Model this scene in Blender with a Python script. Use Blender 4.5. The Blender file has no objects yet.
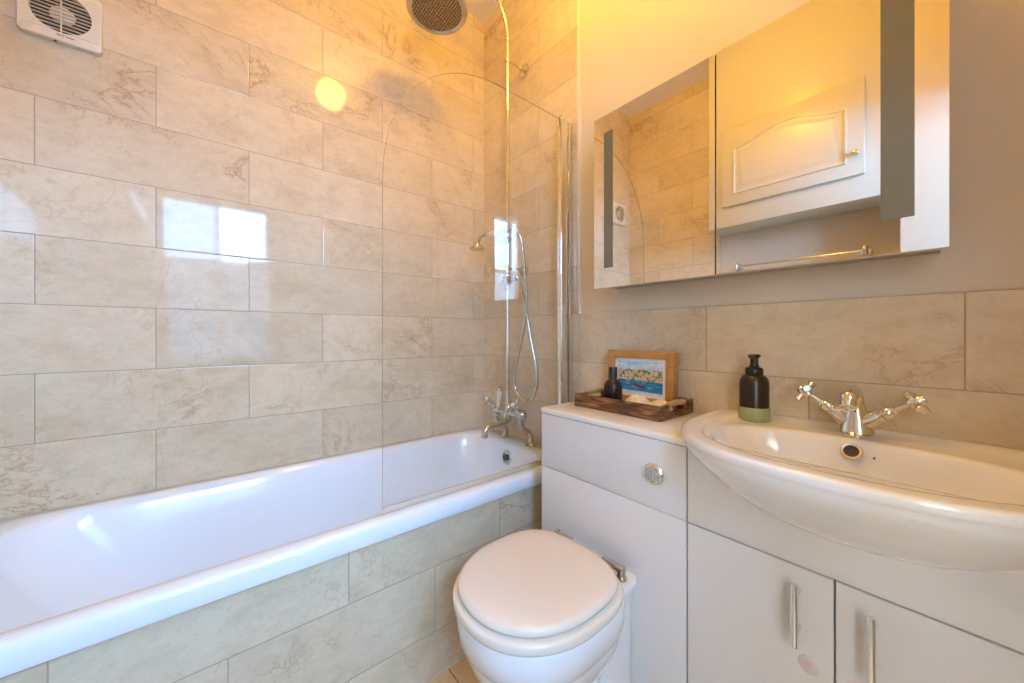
import bpy, bmesh, math, random
from mathutils import Vector, Matrix
R = math.radians
SC = bpy.context.scene
COL = SC.collection
random.seed(4)

# ------------------------------------------------------------------ camera, world, light, exposure
cam_d = bpy.data.cameras.new('camera')
cam = bpy.data.objects.new('camera', cam_d)
COL.objects.link(cam)
cam.location = (1.677, -1.177, 1.05)
cam.rotation_euler = (R(90), 0, R(50.548))
cam_d.sensor_width = 36.0
cam_d.lens = 364.55 / 1024 * 36.0
cam_d.shift_y = -6.8 / 1024
cam_d.clip_start = 0.02
SC.camera = cam

DAY_HIGH, DAY_LOW, FILL_SIDE = 47.0, 3.8, 8.5     # pane glow: upper daylight, then added low and side fill
DAY_COL = (0.34, 0.74, 1.40)
LAMP = 82.0
world = bpy.data.worlds.new('sky')
SC.world = world
world.use_nodes = True
bg = world.node_tree.nodes['Background']
bg.inputs[0].default_value = (0.55, 0.8, 1.0, 1)
bg.inputs[1].default_value = 1.0

SC.view_settings.view_transform = 'Standard'
SC.view_settings.look = 'None'
SC.view_settings.gamma = 1.0
SC.view_settings.use_curve_mapping = False
SC.view_settings.exposure = 0.13
SC.cycles.max_bounces = 14
SC.cycles.diffuse_bounces = 7
SC.cycles.glossy_bounces = 6
SC.cycles.transparent_max_bounces = 16
SC.cycles.caustics_reflective = False
SC.cycles.caustics_refractive = False

# doorway in the right-hand wall: daylight reaches the room from the hall beyond it
RW = 1.95
WY0, WY1, WZ1 = -1.445, -0.80, 2.06

# ------------------------------------------------------------------ materials
def new_mat(name):
    m = bpy.data.materials.new(name)
    m.use_nodes = True
    nt = m.node_tree
    return m, nt, nt.nodes['Principled BSDF']

def pmat(name, col, rough=0.4, metal=0.0, coat=0.0, noise=0.0, nscale=30.0, bump=0.0, spec=0.5):
    m, nt, b = new_mat(name)
    b.inputs['Base Color'].default_value = (*col, 1)
    b.inputs['Roughness'].default_value = rough
    b.inputs['Metallic'].default_value = metal
    b.inputs['Coat Weight'].default_value = coat
    b.inputs['Coat Roughness'].default_value = 0.05
    b.inputs['Specular IOR Level'].default_value = spec
    tc = nt.nodes.new('ShaderNodeTexCoord')
    nz = nt.nodes.new('ShaderNodeTexNoise')
    nz.inputs['Scale'].default_value = nscale
    nz.inputs['Detail'].default_value = 4
    nt.links.new(tc.outputs['Object'], nz.inputs['Vector'])
    if noise > 0:
        rp = nt.nodes.new('ShaderNodeValToRGB')
        rp.color_ramp.elements[0].position = 0.3
        rp.color_ramp.elements[1].position = 0.7
        rp.color_ramp.elements[0].color = (*[c * (1 - noise) for c in col], 1)
        rp.color_ramp.elements[1].color = (*[min(1, c * (1 + noise)) for c in col], 1)
        nt.links.new(nz.outputs['Fac'], rp.inputs['Fac'])
        nt.links.new(rp.outputs['Color'], b.inputs['Base Color'])
    if bump > 0:
        bp = nt.nodes.new('ShaderNodeBump')
        bp.inputs['Strength'].default_value = bump
        bp.inputs['Distance'].default_value = 0.002
        nt.links.new(nz.outputs['Fac'], bp.inputs['Height'])
        nt.links.new(bp.outputs['Normal'], b.inputs['Normal'])
    return m

def tile_mat(name, uaxis, u0, v0, w, h, grout, light, mid, dark, vein, groutc, vaxis='Z', rough=0.055, tilt=0.010, stagger=True, sat=1.0):
    """marble tiles in running bond; pattern computed from position along the wall"""
    m, nt, b = new_mat(name)
    b.inputs['Specular IOR Level'].default_value = 0.32
    N, L = nt.nodes, nt.links
    def math_(op, a, c=None, d=None):
        n = N.new('ShaderNodeMath'); n.operation = op
        for i, v in enumerate((a, c, d)):
            if v is None: continue
            if isinstance(v, (int, float)): n.inputs[i].default_value = v
            else: L.new(v, n.inputs[i])
        return n.outputs[0]
    vein2 = tuple(0.45 * a_ + 0.55 * b_ for a_, b_ in zip(dark, vein))
    tc = N.new('ShaderNodeTexCoord')
    sp = N.new('ShaderNodeSeparateXYZ')
    L.new(tc.outputs['Object'], sp.inputs[0])
    u, v = sp.outputs[uaxis], sp.outputs[vaxis]
    vv = math_('DIVIDE', math_('SUBTRACT', v, v0), h)
    row = math_('FLOOR', vv)
    uu = math_('DIVIDE', math_('SUBTRACT', u, u0), w)
    if stagger:
        uu = math_('ADD', uu, math_('MULTIPLY', math_('FLOORED_MODULO', row, 2.0), 0.5))
    colid = math_('FLOOR', uu)
    fu = math_('SUBTRACT', uu, colid)
    fv = math_('SUBTRACT', vv, row)
    du = math_('MULTIPLY', math_('SUBTRACT', 0.5, math_('ABSOLUTE', math_('SUBTRACT', fu, 0.5))), w)
    dv = math_('MULTIPLY', math_('SUBTRACT', 0.5, math_('ABSOLUTE', math_('SUBTRACT', fv, 0.5))), h)
    d = math_('MINIMUM', du, dv)
    gm = math_('LESS_THAN', d, grout)
    cid = N.new('ShaderNodeCombineXYZ')
    L.new(colid, cid.inputs[0]); L.new(row, cid.inputs[1])
    wn = N.new('ShaderNodeTexWhiteNoise'); wn.noise_dimensions = '3D'
    L.new(cid.outputs[0], wn.inputs['Vector'])
    # per-tile pattern coordinate
    puv = N.new('ShaderNodeCombineXYZ')
    L.new(u, puv.inputs[0]); L.new(v, puv.inputs[1])
    off = N.new('ShaderNodeVectorMath'); off.operation = 'MULTIPLY_ADD'
    L.new(wn.outputs['Color'], off.inputs[0]); off.inputs[1].default_value = (17, 23, 9)
    L.new(puv.outputs[0], off.inputs[2])
    P = off.outputs[0]
    def noise(scale, detail=5, rough_=0.55, dist=0.0, stretch=(1, 1, 1), vec=None):
        mp = N.new('ShaderNodeMapping'); mp.inputs['Scale'].default_value = stretch
        L.new(vec or P, mp.inputs[0])
        n = N.new('ShaderNodeTexNoise')
        n.inputs['Scale'].default_value = scale; n.inputs['Detail'].default_value = detail
        n.inputs['Roughness'].default_value = rough_; n.inputs['Distortion'].default_value = dist
        L.new(mp.outputs[0], n.inputs['Vector'])
        return n.outputs['Fac']
    cloud = noise(6.0, 8, 0.68, 0.15, (0.8, 1.1, 1))
    rp = N.new('ShaderNodeValToRGB')
    e = rp.color_ramp.elements
    e[0].position, e[1].position = 0.30, 0.68
    e[0].color, e[1].color = (*dark, 1), (*light, 1)
    em = rp.color_ramp.elements.new(0.47); em.color = (*mid, 1)
    L.new(cloud, rp.inputs['Fac'])
    base = rp.outputs['Color']
    def mix(fac, a, c, mode='MIX'):
        mx = N.new('ShaderNodeMix'); mx.data_type = 'RGBA'; mx.blend_type = mode
        if isinstance(fac, (int, float)): mx.inputs['Factor'].default_value = fac
        else: L.new(fac, mx.inputs['Factor'])
        for k, s in (('A', a), ('B', c)):
            sock = [i for i in mx.inputs if i.name == k and i.type == 'RGBA'][0]
            if isinstance(s, tuple): sock.default_value = (*s, 1)
            else: L.new(s, sock)
        return [o for o in mx.outputs if o.type == 'RGBA'][0]
    # mottling at thumb size, then fine flecks
    mott = noise(24.0, 6, 0.7, 0.3, (0.8, 1.2, 1))
    base = mix(math_('MULTIPLY', math_('MINIMUM', 1.0, math_('MAXIMUM', 0.0, math_('MULTIPLY', math_('SUBTRACT', mott, 0.46), 4.5))), 0.52), base, dark)
    fine = noise(95.0, 3, 0.6, 0.0, (0.8, 1.1, 1))
    base = mix(math_('MULTIPLY', math_('GREATER_THAN', fine, 0.585), 0.26), base, dark)
    # veins: brown, broken, only where a second noise allows them
    vn = noise(2.6, 9, 0.70, 0.9, (0.8, 1.0, 1))
    where = noise(2.6, 3, 0.55, 0.0)
    gate = math_('MINIMUM', 1.0, math_('MAXIMUM', 0.0, math_('MULTIPLY', math_('SUBTRACT', where, 0.52), 8.0)))
    def ridge_of(nz_, at, width):
        return math_('SUBTRACT', 1.0, math_('MINIMUM', 1.0, math_('DIVIDE', math_('ABSOLUTE', math_('SUBTRACT', nz_, at)), width)))
    stain = math_('POWER', ridge_of(vn, 0.5, 0.050), 1.5)
    base = mix(math_('MULTIPLY', math_('MULTIPLY', stain, gate), 0.36), base, vein2)
    line = ridge_of(vn, 0.5, 0.011)
    base = mix(math_('MULTIPLY', math_('MULTIPLY', line, gate), 0.55), base, vein)
    vn2 = noise(3.6, 7, 0.62, 0.4)
    base = mix(math_('MULTIPLY', ridge_of(vn2, 0.52, 0.008), 0.28), base, light)
    vn3 = noise(2.0, 6, 0.6, 0.3, (1.0, 0.7, 1))
    base = mix(math_('MULTIPLY', ridge_of(vn3, 0.45, 0.006), 0.30), base, vein2)
    # each tile slightly lighter or darker than its neighbour
    tone = math_('ADD', 0.93, math_('MULTIPLY', wn.outputs['Value'], 0.12))
    tn = N.new('ShaderNodeCombineColor')
    for i in range(3): L.new(tone, tn.inputs[i])
    base = mix(1.0, base, tn.outputs[0], 'MULTIPLY')
    base = mix(gm, base, groutc)
    L.new(base, b.inputs['Base Color'])
    L.new(math_('ADD', rough, math_('MULTIPLY', gm, 0.5)), b.inputs['Roughness'])
    # tiles are not laid perfectly flat: tilt each one's normal a little
    geo = N.new('ShaderNodeNewGeometry')
    t1 = N.new('ShaderNodeVectorMath'); t1.operation = 'SUBTRACT'
    L.new(wn.outputs['Color'], t1.inputs[0]); t1.inputs[1].default_value = (0.5, 0.5, 0.5)
    t2 = N.new('ShaderNodeVectorMath'); t2.operation = 'MULTIPLY_ADD'
    L.new(t1.outputs[0], t2.inputs[0]); t2.inputs[1].default_value = (tilt, tilt, tilt)
    bp = N.new('ShaderNodeBump'); bp.inputs['Strength'].default_value = 0.5; bp.inputs['Distance'].default_value = 0.0015
    hgt = math_('ADD', math_('MINIMUM', 1.0, math_('DIVIDE', d, grout * 2.2)), math_('MULTIPLY', noise(2.2, 2, 0.4), 0.5))
    L.new(hgt, bp.inputs['Height'])
    L.new(bp.outputs['Normal'], t2.inputs[2])
    nn = N.new('ShaderNodeVectorMath'); nn.operation = 'NORMALIZE'
    L.new(t2.outputs[0], nn.inputs[0])
    L.new(nn.outputs[0], b.inputs['Normal'])
    return m

def glass_mat(name, tint, refl=1.0, body=None):
    """thin clear glass: see-through with a Fresnel mirror on its faces"""
    m = bpy.data.materials.new(name); m.use_nodes = True
    nt = m.node_tree; N, L = nt.nodes, nt.links
    N.clear()
    out = N.new('ShaderNodeOutputMaterial')
    tr = N.new('ShaderNodeBsdfTransparent'); tr.inputs[0].default_value = (*tint, 1)
    gl = N.new('ShaderNodeBsdfGlossy'); gl.inputs['Roughness'].default_value = 0.0
    gl.inputs['Color'].default_value = (refl, refl, refl, 1)
    geo = N.new('ShaderNodeNewGeometry')
    dt = N.new('ShaderNodeVectorMath'); dt.operation = 'DOT_PRODUCT'
    L.new(geo.outputs['Incoming'], dt.inputs[0]); L.new(geo.outputs['Normal'], dt.inputs[1])
    def mth(op, a, c):
        n = N.new('ShaderNodeMath'); n.operation = op
        for i, v in enumerate((a, c)):
            if isinstance(v, (int, float)): n.inputs[i].default_value = v
            else: L.new(v, n.inputs[i])
        return n.outputs[0]
    a = N.new('ShaderNodeMath'); a.operation = 'ABSOLUTE'; L.new(dt.outputs['Value'], a.inputs[0])
    f = mth('ADD', mth('MULTIPLY', mth('POWER', mth('SUBTRACT', 1.0, a.outputs[0]), 5.0), 0.60), 0.045)
    mx = N.new('ShaderNodeMixShader')
    L.new(f, mx.inputs[0]); L.new(tr.outputs[0], mx.inputs[1]); L.new(gl.outputs[0], mx.inputs[2])
    L.new(mx.outputs[0], out.inputs[0])
    return m

TL, TM, TD, TV = (0.73, 0.625, 0.455), (0.69, 0.575, 0.405), (0.575, 0.465, 0.305), (0.36, 0.195, 0.085)
GR = (0.42, 0.335, 0.25)
M = {}
M['tile_left'] = tile_mat('marble_tile_left', 'Y', -0.32, 0.537, 0.5, 0.2, 0.0013, TL, TM, TD, TV, GR)
M['tile_end'] = tile_mat('marble_tile_end', 'X', 0.19, 0.537, 0.5, 0.2, 0.0013, TL, TM, TD, TV, GR)
M['tile_rear'] = tile_mat('marble_tile_rear', 'X', 0.25, 0.537, 0.5, 0.2, 0.0013, TL, TM, TD, TV, GR)
M['tile_panel'] = tile_mat('marble_tile_panel', 'Y', 0.44, 0.341, 0.5, 0.2, 0.0013, TL, TM, TD, TV, GR)
M['tile_floor'] = tile_mat('floor_tile', 'X', 0.92, -0.603, 0.333, 0.333, 0.0022, (0.66, 0.47, 0.27), (0.62, 0.44, 0.25), (0.55, 0.37, 0.2), (0.5, 0.33, 0.18), (0.27, 0.17, 0.09), vaxis='Y', rough=0.3, tilt=0.004, stagger=False)
M['paint'] = pmat('cream_wall_paint', (0.69, 0.605, 0.48), 0.55, noise=0.015, nscale=3, bump=0.05)
M['paint_white'] = pmat('white_ceiling_paint', (0.88, 0.86, 0.82), 0.6, noise=0.01, nscale=3, bump=0.04)
M['hall_paint'] = pmat('buff_hall_paint', (0.42, 0.37, 0.30), 0.6, noise=0.02, nscale=3)
M['gloss_paint'] = pmat('white_gloss_woodwork', (0.64, 0.60, 0.49), 0.28, noise=0.01, nscale=5)
M['trim'] = pmat('cream_trim', (0.80, 0.72, 0.6), 0.4)
M['enamel'] = pmat('white_bath_enamel', (0.80, 0.86, 0.91), 0.12, coat=0.4, noise=0.01, nscale=2)
M['ceramic'] = pmat('white_ceramic', (0.82, 0.81, 0.79), 0.10, coat=0.5, noise=0.008, nscale=3)
M['seat'] = pmat('white_seat_plastic', (0.78, 0.70, 0.585), 0.22, coat=0.2, noise=0.005, nscale=3)
M['lacquer'] = pmat('white_gloss_lacquer', (0.72, 0.705, 0.68), 0.09, coat=0.3, noise=0.008, nscale=2)
M['slab'] = pmat('white_worktop', (0.80, 0.77, 0.72), 0.16, coat=0.3, noise=0.01, nscale=6)
M['carcass'] = pmat('carcass_board', (0.55, 0.54, 0.52), 0.5, noise=0.02)
M['chrome'] = pmat('polished_chrome', (0.80, 0.79, 0.77), 0.07, metal=1.0, noise=0.01, nscale=12)
M['chrome_dull'] = pmat('worn_chrome', (0.60, 0.59, 0.56), 0.20, metal=1.0, noise=0.08, nscale=60)
M['nickel'] = pmat('polished_nickel', (0.78, 0.73, 0.64), 0.12, metal=1.0, noise=0.03, nscale=30)
M['dark_metal'] = pmat('dark_opening', (0.035, 0.032, 0.03), 0.5)
M['mirror'] = pmat('mirror_silver', (0.93, 0.92, 0.89), 0.0, metal=1.0)
M['frost'] = pmat('frosted_mirror_strip', (0.20, 0.195, 0.155), 0.30, metal=0.45, noise=0.02, nscale=20)
M['cab_side'] = pmat('cabinet_aluminium', (0.42, 0.36, 0.31), 0.4, metal=0.3, noise=0.02)
M['white_plastic'] = pmat('white_plastic', (0.72, 0.65, 0.52), 0.35, noise=0.01)
M['white_ceramic_lever'] = pmat('ivory_ceramic', (0.85, 0.78, 0.64), 0.15, coat=0.5, noise=0.01)
M['black_plastic'] = pmat('black_plastic', (0.012, 0.011, 0.011), 0.32, noise=0.1)
M['amber'] = pmat('amber_brown_bottle', (0.016, 0.0045, 0.0025), 0.30, noise=0.1, nscale=8, coat=0.12)
M['sage'] = pmat('sage_green_silicone', (0.30, 0.36, 0.19), 0.55, noise=0.02)
M['blue_ink'] = pmat('blue_ink', (0.02, 0.03, 0.16), 0.5)
M['pad'] = pmat('lilac_clear_pad', (0.66, 0.59, 0.60), 0.35, noise=0.02)
M['pad_dot'] = pmat('pink_pad_centre', (0.78, 0.55, 0.46), 0.4)
M['jute'] = pmat('jute_wrap', (0.47, 0.33, 0.17), 0.85, noise=0.25, nscale=260, bump=0.6)
M['shell'] = pmat('cream_shell', (0.80, 0.66, 0.44), 0.45, noise=0.14, nscale=70, bump=0.5)
M['mat_board'] = pmat('white_mat_board', (0.80, 0.78, 0.77), 0.6)
M['boat'] = pmat('red_boat_paint', (0.27, 0.025, 0.025), 0.6, noise=0.4, nscale=200)
M['upvc'] = pmat('white_window_frame', (0.82, 0.82, 0.8), 0.3)
M['rubber'] = pmat('grey_rubber', (0.2, 0.2, 0.2), 0.6)
M['seal_beige'] = pmat('beige_reflection_seal', (0.62, 0.52, 0.40), 0.35)  # beige of the rim reflection painted onto the clear seal
M['glass'] = glass_mat('clear_screen_glass', (0.992, 0.994, 0.992))
M['glass_edge'] = pmat('glass_edge', (0.44, 0.37, 0.26), 0.2, noise=0.02)
M['pane'] = glass_mat('window_pane_glass', (0.97, 0.98, 0.98))
M['text_white'] = M['white_plastic']

def wood_mat(name, c1, c2, c3, axis_scale, scale=18.0, rough=0.6):
    m, nt, b = new_mat(name)
    N, L = nt.nodes, nt.links
    tc = N.new('ShaderNodeTexCoord'); mp = N.new('ShaderNodeMapping')
    mp.inputs['Scale'].default_value = axis_scale
    L.new(tc.outputs['Object'], mp.inputs[0])
    n = N.new('ShaderNodeTexNoise'); n.inputs['Scale'].default_value = scale
    n.inputs['Detail'].default_value = 6; n.inputs['Distortion'].default_value = 0.6
    L.new(mp.outputs[0], n.inputs['Vector'])
    rp = N.new('ShaderNodeValToRGB')
    e = rp.color_ramp.elements
    e[0].position, e[1].position = 0.32, 0.70
    e[0].color, e[1].color = (*c1, 1), (*c3, 1)
    x = e.new(0.5); x.color = (*c2, 1)
    L.new(n.outputs['Fac'], rp.inputs['Fac'])
    L.new(rp.outputs['Color'], b.inputs['Base Color'])
    b.inputs['Roughness'].default_value = rough
    bp = N.new('ShaderNodeBump'); bp.inputs['Strength'].default_value = 0.4; bp.inputs['Distance'].default_value = 0.001
    L.new(n.outputs['Fac'], bp.inputs['Height']); L.new(bp.outputs['Normal'], b.inputs['Normal'])
    return m
M['dark_wood'] = wood_mat('rustic_dark_wood', (0.035, 0.013, 0.005), (0.15, 0.062, 0.02), (0.36, 0.18, 0.065), (1, 5, 7), 16)
M['oak'] = wood_mat('light_oak', (0.40, 0.185, 0.045), (0.47, 0.225, 0.06), (0.54, 0.28, 0.085), (1, 4, 4), 14, 0.5)

# emissive lamp glass
m = bpy.data.materials.new('opal_lamp_glass'); m.use_nodes = True
b = m.node_tree.nodes['Principled BSDF']
b.inputs['Base Color'].default_value = (0.9, 0.85, 0.75, 1)
b.inputs['Emission Color'].default_value = (1.0, 0.535, 0.05, 1)
b.inputs['Emission Strength'].default_value = LAMP
M['lamp'] = m

# glowing hall panes: low and side ones are added fill, one dimmed
for nm, st in (('daylight_clear_pane', DAY_HIGH), ('fill_low_pane', DAY_LOW), ('fill_side_pane', FILL_SIDE), ('daylight_dimmed_pane', 20.0)):
    m = bpy.data.materials.new(nm); m.use_nodes = True
    b = m.node_tree.nodes['Principled BSDF']
    b.inputs['Base Color'].default_value = (0.5, 0.5, 0.5, 1)
    b.inputs['Roughness'].default_value = 0.3
    b.inputs['Emission Color'].default_value = (*(DAY_COL if nm != 'fill_side_pane' else (0.84, 0.79, 0.70)), 1)
    b.inputs['Emission Strength'].default_value = st
    M[nm] = m

# spray plate: brown reflection painted into the chrome face, close grid of dark nozzles
m, nt, b = new_mat('spray_plate_nozzles')
tc = nt.nodes.new('ShaderNodeTexCoord'); vo = nt.nodes.new('ShaderNodeTexVoronoi')
vo.inputs['Scale'].default_value = 95; vo.inputs['Randomness'].default_value = 0.25; vo.voronoi_dimensions = '2D'
nt.links.new(tc.outputs['Object'], vo.inputs['Vector'])
rp = nt.nodes.new('ShaderNodeValToRGB')
rp.color_ramp.elements[0].position = 0.25; rp.color_ramp.elements[1].position = 0.48
rp.color_ramp.elements[0].color = (0.07, 0.05, 0.03, 1); rp.color_ramp.elements[1].color = (0.46, 0.35, 0.22, 1)
nt.links.new(vo.outputs['Distance'], rp.inputs['Fac']); nt.links.new(rp.outputs['Color'], b.inputs['Base Color'])
b.inputs['Metallic'].default_value = 0.7; b.inputs['Roughness'].default_value = 0.35
M['spray'] = m

# loose watercolour of a rocky shore: sky, cliffs, sea in bands broken up by noise
m, nt, b = new_mat('watercolour_shore')
N, L = nt.nodes, nt.links
tc = N.new('ShaderNodeTexCoord'); sp = N.new('ShaderNodeSeparateXYZ')
L.new(tc.outputs['Object'], sp.inputs[0])
def mnode(op, a_, c_):
    n = N.new('ShaderNodeMath'); n.operation = op
    for i, v in enumerate((a_, c_)):
        if isinstance(v, (int, float)): n.inputs[i].default_value = v
        else: L.new(v, n.inputs[i])
    return n.outputs[0]
def nz(scale, det=4, stretch=(1, 1, 1)):
    mp = N.new('ShaderNodeMapping'); mp.inputs['Scale'].default_value = stretch
    L.new(tc.outputs['Object'], mp.inputs[0])
    n = N.new('ShaderNodeTexNoise'); n.inputs['Scale'].default_value = scale; n.inputs['Detail'].default_value = det
    L.new(mp.outputs[0], n.inputs['Vector'])
    return n.outputs['Fac']
def ramp(fac, stops):
    r = N.new('ShaderNodeValToRGB')
    e = r.color_ramp.elements
    e[0].position, e[0].color = stops[0][0], (*stops[0][1], 1)
    e[1].position, e[1].color = stops[-1][0], (*stops[-1][1], 1)
    for p, c in stops[1:-1]:
        x = e.new(p); x.color = (*c, 1)
    L.new(fac, r.inputs['Fac'])
    return r.outputs['Color']
def mixc(fac, a_, c_):
    mx = N.new('ShaderNodeMix'); mx.data_type = 'RGBA'
    L.new(fac, mx.inputs['Factor'])
    L.new(a_, [i for i in mx.inputs if i.name == 'A' and i.type == 'RGBA'][0])
    L.new(c_, [i for i in mx.inputs if i.name == 'B' and i.type == 'RGBA'][0])
    return [o for o in mx.outputs if o.type == 'RGBA'][0]
sky_c = ramp(nz(30, 4, (1, 1, 2)), [(0.35, (0.30, 0.52, 0.68)), (0.6, (0.62, 0.74, 0.78))])
cliff_c = ramp(nz(75, 7), [(0.34, (0.03, 0.12, 0.07)), (0.43, (0.16, 0.25, 0.10)), (0.5, (0.62, 0.40, 0.22)), (0.58, (0.72, 0.56, 0.40)), (0.7, (0.40, 0.24, 0.17))])
sea_c = ramp(nz(70, 4, (0.5, 1, 4)), [(0.35, (0.01, 0.12, 0.33)), (0.55, (0.02, 0.27, 0.47)), (0.7, (0.30, 0.55, 0.66))])
foam_c = ramp(nz(60, 3), [(0.4, (0.60, 0.66, 0.72)), (0.6, (0.78, 0.76, 0.76))])
zz = mnode('ADD', sp.outputs['Z'], mnode('MULTIPLY', mnode('SUBTRACT', nz(40, 3, (1, 1, 0.01)), 0.5), 0.035))
zs = mnode('ADD', sp.outputs['Z'], mnode('MULTIPLY', sp.outputs['X'], 0.02))
c = mixc(mnode('GREATER_THAN', zs, -0.047), foam_c, sea_c)
c = mixc(mnode('GREATER_THAN', zs, -0.0115), c, cliff_c)
c = mixc(mnode('GREATER_THAN', zz, 0.026), c, sky_c)
L.new(c, b.inputs['Base Color']); b.inputs['Roughness'].default_value = 0.35
M['print'] = m

# ------------------------------------------------------------------ mesh building helpers
ORG = {}

class MB:
    def __init__(s):
        s.v, s.f, s.mi = [], [], []
    def add(s, verts, faces, mi=0):
        k = len(s.v)
        s.v += [tuple(p) for p in verts]
        s.f += [tuple(i + k for i in f) for f in faces]
        s.mi += [mi] * len(faces)
        return s
    def xform(s, mat):
        s.v = [tuple(mat @ Vector(p)) for p in s.v]
        return s
    def box(s, x0, x1, y0, y1, z0, z1, bev=0.0, seg=2, mi=0):
        bm = bmesh.new()
        bmesh.ops.create_cube(bm, size=1.0)
        for v in bm.verts:
            v.co = Vector(((x0 + x1) / 2 + v.co.x * (x1 - x0), (y0 + y1) / 2 + v.co.y * (y1 - y0), (z0 + z1) / 2 + v.co.z * (z1 - z0)))
        if bev > 0:
            bmesh.ops.bevel(bm, geom=bm.edges[:], offset=bev, segments=seg, profile=0.5, affect='EDGES')
        bm.verts.index_update()
        s.add([v.co[:] for v in bm.verts], [[v.index for v in f.verts] for f in bm.faces], mi)
        bm.free()
        return s
    def loft(s, rings, cap0=True, cap1=True, closed=True, mi=0):
        n = len(rings[0]); k = []
        vs = [p for r in rings for p in r]
        fs = []
        for i in range(len(rings) - 1):
            for j in range(n if closed else n - 1):
                j2 = (j + 1) % n
                fs.append((i * n + j, i * n + j2, (i + 1) * n + j2, (i + 1) * n + j))
        if cap0: fs.append(tuple(range(n - 1, -1, -1)))
        if cap1: fs.append(tuple((len(rings) - 1) * n + j for j in range(n)))
        return s.add(vs, fs, mi)
    def tube(s, path, rad, n=12, cap=True, mi=0):
        P = [Vector(p) for p in path]
        rads = rad if isinstance(rad, (list, tuple)) else [rad] * len(P)
        rings = []
        t0 = (P[1] - P[0]).normalized()
        up = Vector((0, 0, 1)) if abs(t0.z) < 0.9 else Vector((1, 0, 0))
        nrm = (up - t0 * up.dot(t0)).normalized()
        for i, p in enumerate(P):
            if i == 0: t = P[1] - P[0]
            elif i == len(P) - 1: t = P[-1] - P[-2]
            else: t = (P[i + 1] - P[i - 1])
            t.normalize()
            nrm = (nrm - t * nrm.dot(t)).normalized()
            bn = t.cross(nrm)
            rings.append([p + (nrm * math.cos(a) + bn * math.sin(a)) * rads[i] for a in [2 * math.pi * q / n for q in range(n)]])
        return s.loft(rings, cap, cap, mi=mi)
    def lathe(s, base, axis, prof, n=24, mi=0, sx=1.0):
        """prof: list of (radius, height along axis)"""
        ax = Vector(axis).normalized()
        up = Vector((0, 0, 1)) if abs(ax.z) < 0.9 else Vector((1, 0, 0))
        a1 = (up - ax * up.dot(ax)).normalized(); a2 = ax.cross(a1)
        B = Vector(base)
        rings = [[B + ax * h + (a1 * math.cos(t) * sx + a2 * math.sin(t)) * max(r, 1e-5) for t in [2 * math.pi * q / n for q in range(n)]] for r, h in prof]
        return s.loft(rings, True, True, mi=mi)
    def sphere(s, c, r, n=16, mi=0, sc=(1, 1, 1)):
        k = n // 2
        rings = []
        for i in range(k + 1):
            a = -math.pi / 2 + math.pi * i / k
            rr = max(r * math.cos(a), 1e-5)
            rings.append([(c[0] + rr * math.cos(t) * sc[0], c[1] + rr * math.sin(t) * sc[1], c[2] + r * math.sin(a) * sc[2]) for t in [2 * math.pi * q / n for q in range(n)]])
        return s.loft(rings, True, True, mi=mi)
    def prism(s, poly, frm, mi=0):
        """poly: list of 2-D points; frm(p, side) -> 3-D point for side 0/1"""
        n = len(poly)
        vs = [frm(p, 0) for p in poly] + [frm(p, 1) for p in poly]
        fs = [tuple(range(n - 1, -1, -1)), tuple(range(n, 2 * n))]
        fs += [(i, (i + 1) % n, n + (i + 1) % n, n + i) for i in range(n)]
        return s.add(vs, fs, mi)
    def build(s, name, mat, parent=None, smooth=True, angle=38, origin=None):
        me = bpy.data.meshes.new(name)
        o = bpy.data.objects.new(name, me)
        COL.objects.link(o)
        org = Vector(origin) if origin is not None else (ORG[parent.name] if parent else Vector((0, 0, 0)))
        vs = [Vector(p) - org for p in s.v]
        me.from_pydata(vs, [], s.f)
        mats = mat if isinstance(mat, (list, tuple)) else [mat]
        for m_ in mats: me.materials.append(M[m_])
        me.polygons.foreach_set('material_index', s.mi)
        bm = bmesh.new(); bm.from_mesh(me)
        bmesh.ops.recalc_face_normals(bm, faces=bm.faces[:])
        bm.to_mesh(me); bm.free()
        if smooth:
            me.polygons.foreach_set('use_smooth', [True] * len(me.polygons))
            me.set_sharp_from_angle(angle=R(angle))
        me.update()
        if parent is not None:
            o.parent = parent
            o.location = org - ORG[parent.name]
        else:
            o.location = org
        ORG[o.name] = org
        return o

def catmull(pts, per=8):
    P = [Vector(p) for p in pts]
    P = [P[0] * 2 - P[1]] + P + [P[-1] * 2 - P[-2]]
    out = []
    for i in range(1, len(P) - 2):
        for k in range(per):
            t = k / per
            a, b_, c_, d = P[i - 1], P[i], P[i + 1], P[i + 2]
            out.append(0.5 * ((2 * b_) + (c_ - a) * t + (2 * a - 5 * b_ + 4 * c_ - d) * t * t + (3 * b_ - a - 3 * c_ + d) * t ** 3))
    out.append(P[-2])
    return out

def thing(name, loc, label, cat, group=None):
    o = bpy.data.objects.new(name, None)
    COL.objects.link(o)
    o.location = loc
    o.empty_display_size = 0.05
    ORG[o.name] = Vector(loc)
    tag(o, label, cat, group)
    return o
def tag(o, label, cat, group=None):
    o['label'] = label; o['category'] = cat; o['kind'] = 'thing'
    if group: o['group'] = group
    return o
def struct(o, label=None, cat=None):
    o['kind'] = 'structure'
    if label: o['label'] = label
    if cat: o['category'] = cat
    return o

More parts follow.
